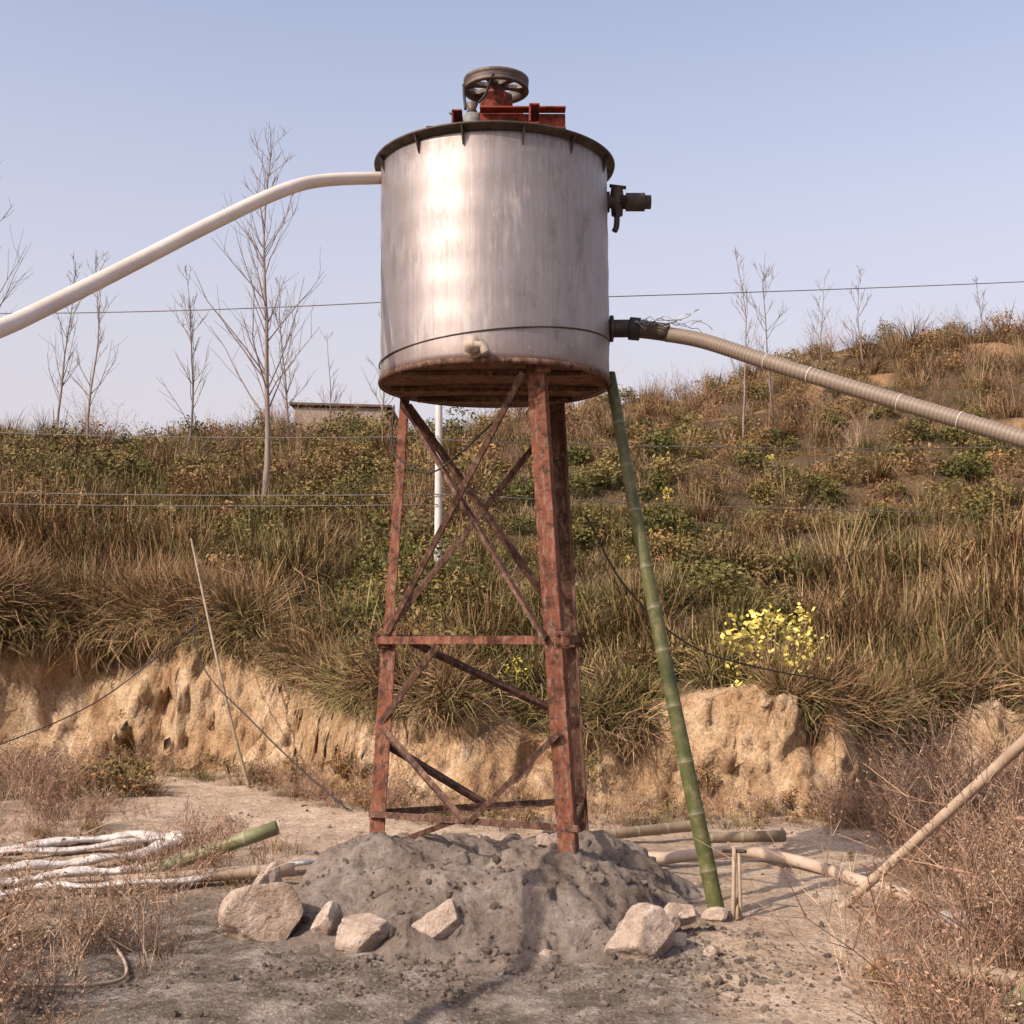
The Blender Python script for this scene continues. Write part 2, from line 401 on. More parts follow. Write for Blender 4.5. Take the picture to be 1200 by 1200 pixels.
tube('valve_body',[q+Vector((.085,0,.11)),q+Vector((.085,0,.07)),q+Vector((.085,0,0)),q+Vector((.085,0,-.10))],lambda t,i:.05-.018*abs(t-.5),M_dark,12,5,tank)
tube('valve_wheel',[q+Vector((.03,-.02,.115)),q+Vector((.15,-.02,.10))],.014,M_dark,8,2,tank,False)
tube('valve_handle',[q+Vector((.085,-.03,-.06)),q+Vector((.08,-.05,-.14)),q+Vector((.075,-.05,-.2)),q+Vector((.06,-.05,-.235))],.021,M_dark,8,5,tank)
lp=Vector((.66,9.0,4.02))
tube('lower_pipe_flange',[lp+Vector((.04,0,0)),lp+Vector((.065,0,0))],.095,M_dark,24,2,tank,False)
tube('lower_outlet_pipe',[lp,lp+Vector((.22,-.04,-.01)),lp+Vector((.45,-.09,-.05))],.064,M_dark,20,8,tank)
tube('pipe_coupling',[lp+Vector((.18,-.03,-.005)),lp+Vector((.25,-.045,-.015))],.082,M_black,20,3,tank,False)
def Ibeam(p,L,h,w,axis):
    gs=[];t=.012
    if axis=='x':
        gs=[boxgeo((p[0],p[1],p[2]),(L,t,h-2*t-.004)),boxgeo((p[0],p[1]-w/2+t/2,p[2]+h/2),(L,w,t)),boxgeo((p[0],p[1]-w/2+t/2,p[2]-h/2),(L,w,t))]
    else:
        gs=[boxgeo((p[0],p[1],p[2]),(t,L,h-2*t-.004)),boxgeo((p[0]+w/2-t/2,p[1],p[2]+h/2),(w,L,t)),boxgeo((p[0]+w/2-t/2,p[1],p[2]-h/2),(w,L,t))]
    return merge(gs)
for nm,pp,L,ax in (('cross_beam_1',(-.40,9.0,5.28),1.42,'y'),('cross_beam_2',(.12,9.0,5.28),1.62,'y')):
    V_,F_=Ibeam(pp,L,.13,.07,ax); o=mkobj(nm,V_,F_,M_redf,False,tank); bevel(o,.003)
for nm,pp in (('platform_beam_front',(.075,8.68,5.42)),('platform_beam_back',(.08,9.2,5.42))):
    V_,F_=Ibeam(pp,.60,.15,.10,'x'); o=mkobj(nm,V_,F_,M_redf,False,tank); bevel(o,.003)
V_,F_=boxgeo((-.45,8.68,5.36),(.30,.10,.03)); o=mkobj('motor_bracket',V_,F_,M_redf,False,tank); bevel(o,.003)
V_,F_=boxgeo((-.08,8.95,5.515),(.32,.42,.02)); o=mkobj('gearbox_plate',V_,F_,M_redf,False,tank); bevel(o,.003)
wx,wy=-.115,8.95; dz=-.045
V_,F_=lathe([(.001,5.575+dz),(.15,5.575+dz),(.15,5.59+dz),(.105,5.60+dz),(.10,5.66+dz),(.12,5.70+dz),(.12,5.73+dz),(.085,5.74+dz),(.075,5.80+dz),(.001,5.80+dz)],wx,wy,32); mkobj('gearbox_housing',V_,F_,M_redf,True,tank)
V_,F_=lathe([(.001,5.80+dz),(.035,5.80+dz),(.035,5.90+dz),(.001,5.90+dz)],wx,wy,20); mkobj('drive_shaft',V_,F_,M_dark,True,tank)
zc_=5.85+dz; RW=.238
V_,F_=lathe([(RW-.035,zc_-.04),(RW,zc_-.042),(RW-.004,zc_-.02),(RW-.016,zc_-.008),(RW-.002,zc_+.002),(RW-.016,zc_+.012),(RW-.002,zc_+.022),(RW,zc_+.042),(RW-.035,zc_+.04)],wx,wy,64,True)
mkobj('pulley_rim',V_,F_,M_wheel,True,tank)
gs=[]
for k in range(6):
    a=math.radians(k*60+12); ca,sa=math.cos(a),math.sin(a)
    def pt(r,w,z): return (wx+ca*r-sa*w,wy+sa*r+ca*w,z)
    V2=[];
    for z in(zc_-.014,zc_+.014):
        for r,w in((.045,.030),(.09,.022),(.15,.03),(RW-.03,.066)):
            V2+= [pt(r,-w,z),pt(r,w,z)]
    F2=[]
    for i in range(3):
        a0=2*i; F2+=[(a0,a0+1,a0+3,a0+2),(a0+8,a0+10,a0+11,a0+9),(a0,a0+2,a0+10,a0+8),(a0+1,a0+9,a0+11,a0+3)]
    gs.append((V2,F2))
V_,F_=merge(gs); mkobj('pulley_spokes',V_,F_,M_wheel,False,tank)
V_,F_=lathe([(.001,zc_-.05),(.055,zc_-.05),(.058,zc_+.04),(.001,zc_+.045)],wx,wy,24); mkobj('pulley_hub',V_,F_,M_wheel,True,tank)
mx,my=-.285,8.78
V_,F_=lathe([(.001,5.36),(.07,5.36),(.075,5.39),(.075,5.48),(.05,5.52),(.001,5.52)],mx,my,24)
M_motor=simple('motor_paint',(.07,.08,.07),(.26,.25,.22),14,.6); mkobj('motor',V_,F_,M_motor,True,tank)
V_,F_=lathe([(.001,5.52),(.045,5.52),(.03,5.56),(.045,5.60),(.001,5.60)],mx,my,20); mkobj('motor_pulley',V_,F_,M_wheel,True,tank)
tube('drive_belt',[(mx-.045,my-.02,5.55),(mx-.055,my+.02,5.70+dz),(wx-RW+.004,wy-.05,5.84+dz)],.011,M_black,8,6,tank)
tube('belt_return',[(mx+.05,my-.02,5.60),(mx+.10,my-.01,5.72+dz),(wx-.02,wy-RW,5.84+dz)],.009,M_black,8,6,tank)
tube('motor_lead',[(mx-.09,my,5.45),(mx-.16,my-.1,5.40),(mx-.2,my-.2,5.33),(mx-.16,my-.35,5.25)],.008,M_dark,6,8,tank)
gl=[]; rr=random.Random(9)
for i in range(5):
    p=Vector((mx+rr.uniform(-.06,.06),my-.1,5.33)); P=[p]
    for k in range(4): P.append(P[-1]+Vector((rr.uniform(-.05,.05),rr.uniform(-.04,.02),rr.uniform(-.02,.05))))
    gl.append(tubegeo(catmull(P,4),.008,5,True))
V_,F_=merge(gl); mkobj('cable_tangle',V_,F_,M_motor,True,tank)

# ------------------------------------------------------------ tower
tower=empty('steel_support_tower')
LT,LB=Vector((-.824,9.30,3.585)),Vector((-1.01,9.10,.20))
FT,FB=Vector((.205,8.33,3.62)),Vector((.415,8.18,.25))
BT,BB=Vector((.385,9.6,3.585)),Vector((.575,9.9,.18))
def leg(a,b,z): t=(z-a.z)/(b.z-a.z); return a.lerp(b,t)
def addL(name,p0,p1,w,t,d1,d2,mat=M_red):
    V_,F_=anglegeo(p0,p1,w,t,d1,d2); o=mkobj(name,V_,F_,mat,False,tower); bevel(o,.002,1); return o
addL('leg_front',FB,FT,.115,.011,(-1,.25,0),(.2,1,0))
zs=1.86
addL('leg_left_upper',leg(LT,LB,zs),LT,.075,.010,(1,-.35,0),(.1,1,0))
addL('leg_left_lower',LB,leg(LT,LB,zs+.02)+Vector((-.012,-.012,0)),.12,.010,(1,-.45,0),(.5,.9,0))
addL('leg_back',BB,BT,.105,.011,(-.9,-.1,0),(.05,-1,0),M_red2)
LM,FM,BM=leg(LT,LB,1.8),leg(FT,FB,1.8),leg(BT,BB,1.8)
L0,F0,B0=leg(LT,LB,.57),leg(FT,FB,.60),leg(BT,BB,.57)
off=Vector((-.012,-.03,0))
addL('belt_front',LM+Vector((-.06,-.04,-.03)),FM+Vector((.06,-.035,-.03)),.055,.007,(0,0,1),(0,1,0))
addL('belt_back',LM+Vector((.02,.03,-.02)),BM+Vector((.04,.03,-.02)),.055,.007,(0,0,1),(0,-1,0),M_red2)
addL('belt_side',FM+Vector((.03,.0,-.02)),BM+Vector((.03,0,-.02)),.055,.007,(0,0,1),(-1,0,0),M_red2)
addL('lower_tie_front',L0+off,F0+Vector((.02,-.03,0)),.045,.006,(0,0,1),(0,1,0),M_red2)
addL('lower_tie_back',L0+Vector((.02,.04,0)),B0+Vector((0,.02,0)),.045,.006,(0,0,1),(0,-1,0),M_red2)
addL('lower_tie_side',F0,B0,.045,.006,(0,0,1),(-1,0,0),M_red2)
def brace(n,p0,p1,dy,w=.045,mat=M_red2):
    d=Vector((0,dy,0)); addL(n,p0+d,p1+d,w,.006,(-1,0,1),(0,1,0),mat)
brace('brace_front_a',LT+Vector((.03,0,-.02)),FM+Vector((-.09,0,.02)),-.02,.05)
brace('brace_front_b',FT+Vector((-.12,.0,-.08)),LM+Vector((.05,0,.04)),-.045,.04)
brace('brace_back_a',LM+Vector((.05,0,.06)),BT+Vector((0,0,-.08)),.03)
brace('brace_back_b',LT+Vector((.05,0,-.06)),BM,.05)
mf=LM.lerp(FM,.36)
brace('lower_brace_a',mf+Vector((0,0,-.02)),leg(LT,LB,1.2)+Vector((.04,0,0)),-.03)
brace('lower_brace_b',leg(LT,LB,1.17)+Vector((.03,0,0)),L0.lerp(F0,.48),-.04)
brace('lower_brace_c',L0.lerp(F0,.52),leg(FT,FB,1.2)+Vector((-.05,0,0)),-.04,.04)
brace('lower_brace_d',LM.lerp(BM,.12),leg(BT,BB,1.17),.04)
brace('lower_brace_e',leg(LT,LB,1.08)+Vector((.05,0,0)),L0.lerp(B0,.55),.06)
brace('lower_brace_f',LB+Vector((.16,0,.16)),L0.lerp(F0,.45),-.01,.04)
g=[]
for p in (LM,FM,BM): g.append(boxgeo(p+Vector((0,-.055,0)),(.10,.008,.11)))
g.append(boxgeo(FT+Vector((.0,-.02,.0)),(.1,.012,.12)))
V_,F_=merge(g); o=mkobj('gusset_plates',V_,F_,M_red,False,tower); bevel(o,.002,1)
g=[]
for p in (LM,FM):
    for dx in(-.03,.03):
        for dz in (-.03,.035):
            c=p+Vector((dx,-.064,dz)); g.append(boxgeo(c,(.018,.016,.018)))
V_,F_=merge(g); mkobj('bolts',V_,F_,M_dark,False,tower)

# ------------------------------------------------------------ concrete mound
def moundh(x,y):
    x=np.asarray(x,float); y=np.asarray(y,float)
    u=(x+.20)/1.68; v=np.where(y<8.8,(y-8.85)/1.60,(y-8.85)/1.75)
    r=np.sqrt(u*u+v*v)+.20*fbm(x*1.6,y*1.6,2,4)
    b=(1-sstep(.50,.98,r))
    h=.34*b+.12*fbm(x*2.2,y*2.2,5,4)*sstep(0,.4,b)+.05*fbm(x*8,y*8,5,4)*sstep(0,.2,b)
    h=h+.09*np.exp(-((x-.38)**2+(y-8.25)**2)/.09)-.06*np.exp(-((x+.35)**2+(y-8.6)**2)/.08)+.10*np.exp(-((x+.95)**2+(y-8.7)**2)/.14)
    h=h+.12*sstep(.1,.6,b)*(np.abs(fbm(x*2.4,y*2.4,9,4))-.12)
    return h-.06*(1-sstep(0,.06,b))
n=300
mxs=np.linspace(-2.2,1.8,n); mys=np.linspace(6.9,11,n); MX,MY=np.meshgrid(mxs,mys)
MZ=moundh(MX,MY)+height(MX,MY)*.6
MXd=MX+.07*fbm(MX*6,MY*6,MZ*6,4); MYd=MY+.07*fbm(MX*6+9,MY*6,MZ*6,4)
V=np.stack([MXd.ravel(),MYd.ravel(),MZ.ravel()],1)
ii=(np.arange(n-1)[:,None]*n+np.arange(n-1)[None,:]).ravel()
mkobj('concrete_footing_mound',V,np.stack([ii,ii+1,ii+n+1,ii+n],1),M_mound,True)

# ------------------------------------------------------------ rocks
import bmesh
def rockmesh(seed,sub=4,cuts=11,nzs=.08):
    r=random.Random(seed); bm_=bmesh.new(); bmesh.ops.create_icosphere(bm_,subdivisions=sub,radius=1)
    pl=[(Vector((r.gauss(0,1),r.gauss(0,1),r.gauss(0,1))).normalized(),r.uniform(.5,.85)) for _ in range(cuts)]
    co=np.array([v.co[:] for v in bm_.verts]); 
    nz=nzs*fbm(co[:,0]*2.5+seed,co[:,1]*2.5,co[:,2]*2.5,4)
    for v,e in zip(bm_.verts,nz):
        d=v.co.normalized(); s=1.0
        for nn,k in pl:
            dt=d.dot(nn)
            if dt>1e-3: s=min(s,k/dt)
        v.co=d*(s+e)
    F=[tuple(v.index for v in f.verts) for f in bm_.faces]; V=[v.co[:] for v in bm_.verts]; bm_.free(); return V,F
def rock(name,loc,s,rot,seed):
    V_,F_=rockmesh(seed,5); Rm=Matrix.Rotation(rot,3,'Z')
    V_=[tuple(Rm@Vector((a*s[0],b*s[1],c*s[2]))+Vector(loc)) for a,b,c in V_]
    return mkobj(name,V_,F_,M_rock,False)
rocks=[(-1.50,8.0,.12,.28,.22,.24,.2),(-1.10,7.83,.11,.12,.1,.14,.9),(-.83,7.62,.10,.25,.15,.15,0),(-.42,7.62,.13,.23,.15,.17,.4),
 (.74,7.55,.10,.27,.2,.19,.3),(1.02,8.0,.14,.11,.12,.10,1.),(-1.60,8.5,.17,.16,.15,.22,.5),(.98,7.72,.04,.08,.07,.06,0),(1.3,8.45,.04,.11,.10,.06,.2),(.25,9.3,.36,.12,.1,.07,0),(-.2,7.58,.04,.07,.07,.05,0),(.2,7.45,.03,.06,.06,.04,0),(1.15,7.5,.03,.06,.05,.04,0),(.93,7.85,.12,.09,.08,.08,.6)]
for i,(x,y,z,a,b,c,r_) in enumerate(rocks): rock('limestone_rock',(x,y,z),(a,b,c),r_,i+3)

# ------------------------------------------------------------ instancing
def scatter(name,pts,rots,scl,idx,objs):
    c=bpy.data.collections.new(name+'_parts')
    for i,o in enumerate(objs): o.name='%s_part_%02d'%(name,i); c.objects.link(o)
    me=bpy.data.meshes.new(name); me.from_pydata([tuple(p) for p in pts],[],[])
    a=me.attributes.new('rot','FLOAT_VECTOR','POINT'); a.data.foreach_set('vector',np.asarray(rots,np.float32).ravel())
    a=me.attributes.new('scl','FLOAT_VECTOR','POINT'); a.data.foreach_set('vector',np.asarray(scl,np.float32).ravel())
    a=me.attributes.new('idx','INT','POINT'); a.data.foreach_set('value',np.asarray(idx,np.int32))
    ob=bpy.data.objects.new(name,me); COL.objects.link(ob)
    ng=bpy.data.node_groups.new(name,'GeometryNodeTree')
    ng.interface.new_socket('Geometry',in_out='INPUT',socket_type='NodeSocketGeometry')
    ng.interface.new_socket('Geometry',in_out='OUTPUT',socket_type='NodeSocketGeometry')
    N=ng.nodes; gi=N.new('NodeGroupInput'); go=N.new('NodeGroupOutput'); ip=N.new('GeometryNodeInstanceOnPoints')
    ci=N.new('GeometryNodeCollectionInfo'); ci.inputs['Collection'].default_value=c
    ci.inputs['Separate Children'].default_value=True; ci.inputs['Reset Children'].default_value=True
    ip.inputs['Pick Instance'].default_value=True
    def na(nm,ty):
        x=N.new('GeometryNodeInputNamedAttribute'); x.data_type=ty; x.inputs['Name'].default_value=nm
        return [s for s in x.outputs if s.enabled and s.name=='Attribute'][0]
    ng.links.new(gi.outputs[0],ip.inputs['Points']); ng.links.new(ci.outputs[0],ip.inputs['Instance'])
    ng.links.new(na('idx','INT'),ip.inputs['Instance Index'])
    ng.links.new(na('rot','FLOAT_VECTOR'),ip.inputs['Rotation']); ng.links.new(na('scl','FLOAT_VECTOR'),ip.inputs['Scale'])
    ng.links.new(ip.outputs[0],go.inputs[0])
    md=ob.modifiers.new('scatter','NODES'); md.node_group=ng
    return ob

def blades(n,rad,L,w,lean,droop,seed,seg=4,lv=.5):
    r=np.random.default_rng(seed)
    rr=rad*np.sqrt(r.random(n)); az=r.random(n)*6.283
    phi=az+r.normal(0,1.0,n); th=np.abs(r.normal(lean,lean*.7,n)); kap=droop*(r.random(n)**1.5)*1.5
    ll=L*(1-lv*r.random(n)); ww=w*(.5+.9*r.random(n))
    p=np.stack([rr*np.cos(az),rr*np.sin(az),-.06*np.ones(n)],1)
    side=np.stack([-np.sin(phi),np.cos(phi),np.zeros(n)],1)
    V=[];C=[];c0=r.random(n);c2=r.random(n)
    for s in range(seg+1):
        t=s/seg; wd=ww*(1-t**1.6)*.5+.0006
        V+= [p-side*wd[:,None],p+side*wd[:,None]]
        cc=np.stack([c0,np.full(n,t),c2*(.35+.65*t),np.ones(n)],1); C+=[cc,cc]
        a=th+kap*t*1.8
        p=p+np.stack([np.cos(phi)*np.sin(a),np.sin(phi)*np.sin(a),np.cos(a)],1)*(ll/seg)[:,None]
    V=np.concatenate(V);C=np.concatenate(C); F=[]
    k=np.arange(n)
    for s in range(seg): F.append(np.stack([2*s*n+k,(2*s+1)*n+k,(2*s+3)*n+k,(2*s+2)*n+k],1))
    return V,np.concatenate(F),C
def leaves(centres,per,spread,size,seed,asp=.5):
    r=np.random.default_rng(seed); ce=np.repeat(np.asarray(centres),per,0); n=len(ce)
    off=r.normal(0,1,(n,3)); off/=np.maximum(np.linalg.norm(off,axis=1,keepdims=True),1e-6); off*=(r.random((n,1))**.5)*spread
    p=ce+off
    a=r.normal(0,1,(n,3)); a[:,2]*=.6; a/=np.linalg.norm(a,axis=1,keepdims=True)
    b=np.cross(a,r.normal(0,1,(n,3))); b/=np.linalg.norm(b,axis=1,keepdims=True)
    s=size*(.6+.8*r.random((n,1)))
    V=np.concatenate([p-a*s,p+b*s*asp,p+a*s,p-b*s*asp]); k=np.arange(n)
    F=np.stack([k,k+n,k+2*n,k+3*n],1)
    clump=np.repeat(r.random(len(centres)),per)
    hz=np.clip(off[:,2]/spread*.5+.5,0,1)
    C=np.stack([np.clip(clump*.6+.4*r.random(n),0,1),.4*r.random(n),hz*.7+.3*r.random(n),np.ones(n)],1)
    return V,F,np.concatenate([C]*4)
def sticks(segs,seed):
    r=np.random.default_rng(seed); V=[];F=[];C=[]
    for p0,p1,w0,w1 in segs:
        p0=Vector(p0);p1=Vector(p1);t=(p1-p0).normalized(); a=t.cross(Vector((.3,.9,.1))).normalized(); b=t.cross(a)
        o=len(V)
        for p,w in((p0,w0),(p1,w1)):
            for k in range(3):
                an=k*2.094; V.append(tuple(p+a*math.cos(an)*w+b*math.sin(an)*w))
        F+=[(o,o+1,o+4,o+3),(o+1,o+2,o+5,o+4),(o+2,o,o+3,o+5)]
        c=(r.random(),r.random()*.4,r.random(),1); C+=[c]*6
    return np.array(V),np.array(F),np.array(C)
def comb(*gs):
    V=[];F=[];C=[];o=0
    for v,f,c in gs: V.append(v);F+= (np.asarray(f)+o).tolist();C.append(c);o+=len(v)
    return np.concatenate(V),F,np.concatenate(C)
def vobj(g,mat,mi=None,name='p',link=False):
    V,F,C=g; o=mkobj(name,V,F,mat,False,None,{'col':C},link); return o
def weed(seed,h=.55,n=14,hang=False):
    r=random.Random(seed); segs=[]; tips=[]
    for i in range(n):
        p=Vector((r.uniform(-.12,.12),r.uniform(-.12,.12),-.03)); d=Vector((r.gauss(0,.35),r.gauss(0,.35),1)).normalized()
        L=h*r.uniform(.5,1.1); k=5; w=.0032
        for s in range(k):
            q=p+d*L/k; segs.append((p,q,w*(1-s/k*.6),w*(1-(s+1)/k*.6)))
            if s>=1 and not (hang and s%2):
                for _ in range(2):
                    dd=(d+Vector((r.gauss(0,.6),r.gauss(0,.6),r.gauss(.1,.3)))).normalized(); q2=q+dd*L*r.uniform(.12,.3)
                    segs.append((q,q2,.0022,.0012)); tips.append(q2)
            p=q; d=(d+Vector((r.gauss(0,.14),r.gauss(0,.14),.03))).normalized()
        tips.append(p)
    g1=sticks(segs,seed)
    if hang: return g1
    return comb(g1,leaves([tuple(t) for t in tips],3,.018,.009,seed,.5))
def bush(seed,rx,rz,nc,per,ls,spread):
    r=random.Random(seed); cs=[];segs=[]
    for i in range(nc):
        a=r.uniform(0,6.283); u=r.random()**.6; z=r.uniform(.15,1)
        w=rx*u*math.sqrt(max(.05,1-(z-.35)**2*1.6)); c=(math.cos(a)*w,math.sin(a)*w,z*rz*r.uniform(.75,1.1)); cs.append(c)
        segs.append(((c[0]*.15,c[1]*.15,-.05),(c[0]*.6,c[1]*.6,c[2]*.6),.010,.006)); segs.append(((c[0]*.6,c[1]*.6,c[2]*.6),c,.006,.003))
    return comb(leaves(cs,per,spread,ls,seed),sticks(segs,seed))
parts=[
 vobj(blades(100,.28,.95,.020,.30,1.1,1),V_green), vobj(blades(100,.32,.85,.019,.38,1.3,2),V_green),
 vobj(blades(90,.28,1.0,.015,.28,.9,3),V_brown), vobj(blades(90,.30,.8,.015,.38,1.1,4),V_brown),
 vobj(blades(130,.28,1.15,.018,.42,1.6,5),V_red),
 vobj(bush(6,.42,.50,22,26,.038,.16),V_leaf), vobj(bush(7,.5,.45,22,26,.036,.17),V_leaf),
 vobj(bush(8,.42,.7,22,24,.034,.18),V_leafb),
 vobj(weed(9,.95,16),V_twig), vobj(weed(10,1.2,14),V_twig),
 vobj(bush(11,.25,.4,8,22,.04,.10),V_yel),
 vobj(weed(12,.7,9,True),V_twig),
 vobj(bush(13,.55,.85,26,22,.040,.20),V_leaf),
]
pts=[];rot=[];scl=[];idx=[]
for (y0,y1,dens) in ((14,18,11),(18,23,8.5),(23,30,6.5),(30,41,5.0)):
    W=.40*y1+1.5; area=(y1-y0)*2*W; n_=int(area*dens)
    x=rng.uniform(-W,W,n_); y=rng.uniform(y0,y1,n_)
    tb=(y-Yb(x))/1.25; keep=(tb>.90)&(y<Yc(x)+1.2)
    x=x[keep];y=y[keep];tb=tb[keep]; z=height(x,y)
    q=(y+.35*x*.2+.5*fbm(x*.25,.5,0,2))/2.5; fr=q-np.floor(q)
    nz=fbm(x*.35,y*.35,20,3); n2=fbm(x*.9,y*.9,30,2); n3=fbm(x*.6,y*1.1,41,3)
    orr=orangef(x,y)
    for i in range(len(x)):
        r=random.random(); s=random.uniform(.6,1.15); tlt=(random.gauss(0,.15),random.gauss(0,.15))
        if orr[i]>.4 and r<.5: continue
        if n2[i]<-.45 and tb[i]>2.5 and r<.7: continue
        if x[i]<-.5:
            lip=tb[i]<3.4
            if x[i]<-4.2+2*nz[i] and tb[i]<3.4 : k=random.choice([4,4,1,3,4,0]); s=random.uniform(.95,1.4)
            elif lip and n3[i]>.22: k=random.choice([5,6,0,7,1])
            elif lip: k=random.choice([0,1,1,0,0,4,3,1]) ; s=random.uniform(.8,1.3)
            elif n3[i]>.22: k=random.choice([5,6,12,7,7,1,3])
            elif tb[i]>6 and nz[i]<.05: k=random.choice([5,7,7,9,3,8,1,0,2,4])
            elif nz[i]>.10: k=random.choice([2,3,4,1,7,8])
            elif nz[i]<-.2: k=random.choice([5,6,0,7,1,1,3])
            else: k=random.choice([0,1,0,1,3,7,2,4])
        else:
            up=sstep(22,35,y[i])
            if tb[i]<3.4 and n3[i]>.18: k=random.choice([5,6,1,6,0,7]); s*=.8
            elif tb[i]<3.4: k=random.choice([0,1,1,0,1,3,0,4]); s=random.uniform(.65,1.1)
            elif random.random()<up*.88: k=random.choice([2,3,7,8,9,7,2,4,3]); s*=.9
            elif fr[i]>.58 and fr[i]<.98: k=random.choice([5,6,5,7,1,5,3]); s=random.uniform(.55,.95)
            elif n2[i]>.0: k=random.choice([2,3,3,8,7,4]); s*=.7
            else: k=random.choice([1,0,5,1,7,3,0,3]); s*=.65
            if x[i]>4.0+nz[i] and y[i]<20.5: k=random.choice([2,3,1,4,0,1,3]); s=random.uniform(.9,1.35)
            if random.random()<.010 and y[i]<28: k=10; s=random.uniform(.5,.9)
        if y[i]>Yc(x[i])-1.5 and x[i]>0: s*=random.uniform(.8,1.5)
        pts.append((x[i],y[i],z[i]-.03)); ro=(tlt[0],tlt[1],random.uniform(0,6.28))
        if tb[i]<1.3:
            s*=.8; ro=(random.uniform(.1,.6),random.gauss(0,.25),0.0 if random.random()<.5 else random.uniform(-1,1))
        rot.append(ro)
        scl.append((s*random.uniform(.85,1.25),s*random.uniform(.85,1.25),s*random.uniform(.85,1.15))); idx.append(k)
for _ in range(900):
    x_=random.uniform(-8,7.5); y_=float(Yb(x_))+1.25*random.uniform(.74,1.0)
    nn=float(fbm(x_*.9,4.4,0,2))
    if x_<-3.6 and random.random()<.65:
        k=random.choice([4,4,1,0]); s=random.uniform(.7,1.15); ro=(random.uniform(.5,1.25),random.gauss(0,.35),random.uniform(-.6,.6))
    elif random.random()<.6:
        if nn<-.05: continue
        k=random.choice([3,4,1,0,1]); s=random.uniform(.4,.9); ro=(random.uniform(.4,1.25),random.gauss(0,.35),random.uniform(-1,1))
    else:
        if nn<.0: continue
        k=11; s=random.uniform(.4,1.0); ro=(random.uniform(2.0,2.7),random.gauss(0,.25),0)
    pts.append((x_,y_-.05,float(height(x_,y_)))); rot.append(ro); scl.append((s,s,s)); idx.append(k)
# scrub in front of the shed
for _ in range(60):
    x_=random.uniform(-6.3,-3.0); y_=random.uniform(30.5,32.8)
    pts.append((x_,y_,float(height(x_,y_)))); rot.append((0,0,random.uniform(0,6.28))); s=random.uniform(.9,1.25); scl.append((s,s,s)); idx.append(random.choice([7,8,9,2,12]))
print('hill instances',len(pts))
scatter('hillside_vegetation',pts,rot,scl,idx,parts)

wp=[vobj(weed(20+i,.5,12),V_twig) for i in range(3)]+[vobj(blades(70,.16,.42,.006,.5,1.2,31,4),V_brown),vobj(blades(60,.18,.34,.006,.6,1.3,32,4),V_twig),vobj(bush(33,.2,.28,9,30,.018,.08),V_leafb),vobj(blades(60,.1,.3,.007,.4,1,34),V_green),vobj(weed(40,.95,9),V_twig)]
pts=[];rot=[];scl=[];idx=[]
def put(x,y,k,s):
    pts.append((x,y,float(height(x,y))-.01)); rot.append((random.gauss(0,.12),random.gauss(0,.12),random.uniform(0,6.28))); scl.append((s*1.15,s*1.15,s)); idx.append(k)
for _ in range(5200):
    y=random.uniform(5,17.5); x=random.uniform(-8.5,8.5)
    if abs(x)>.42*y+1: continue
    xl=np.interp(y,[5,6.5,7.5,9,10.5,13,16],[-1.95,-1.85,-1.8,-1.95,-2.7,-3.7,-5.1])+.3*float(fbm(x*1.5,y*1.5,1,2))
    xr=np.interp(y,[5,6.3,7.5,9,11,13,16],[1.50,1.55,1.9,2.45,2.9,3.0,3.5])+.25*float(fbm(x*1.5,y*1.5,3,2))
    if (y-float(Yb(x)))>.35: continue
    d=max(xl-x,x-xr)
    if d<0: continue
    if d<.4 and random.random()>.4+d: continue
    if float(fbm(x*1.1,y*1.1,50,2))<-.38: continue
    if x<0 and y>10.5 and random.random()<.3: continue
    s=random.uniform(.4,1.05)*(1.3 if x>0 else 1.1)*min(1,.6+d*.5)
    if x<0 and 9.0<y<12.2: s*=.5
    if x<0 and 7.8<y<9.1 : s*=.6
    if x>1.8 and 8.0<y<11.2 and x<2.9: s*=.5
    put(x,y,random.choice([0,1,2,0,1,3,4,4,5 if random.random()<.5 else 3,7 if s>.6 else 0,6 if random.random()<.4 else 3]),s)
for _ in range(300):
    x=random.uniform(-6,4.5); y=float(Yb(x))+random.uniform(-.9,.6)
    put(x,y,random.choice([3,4,5,6,0,1]),random.uniform(.4,.95))
for _ in range(70):
    put(-4.85+random.gauss(0,.25),15.4+random.gauss(0,.3),random.choice([6,5,6,3]),random.uniform(.9,1.5))
for _ in range(40):
    x=random.uniform(-3.2,-1.9); put(x,random.uniform(9.1,11.5),random.choice([0,1,3,4]),random.uniform(.5,.9))
scatter('dry_weeds',pts,rot,scl,idx,wp)

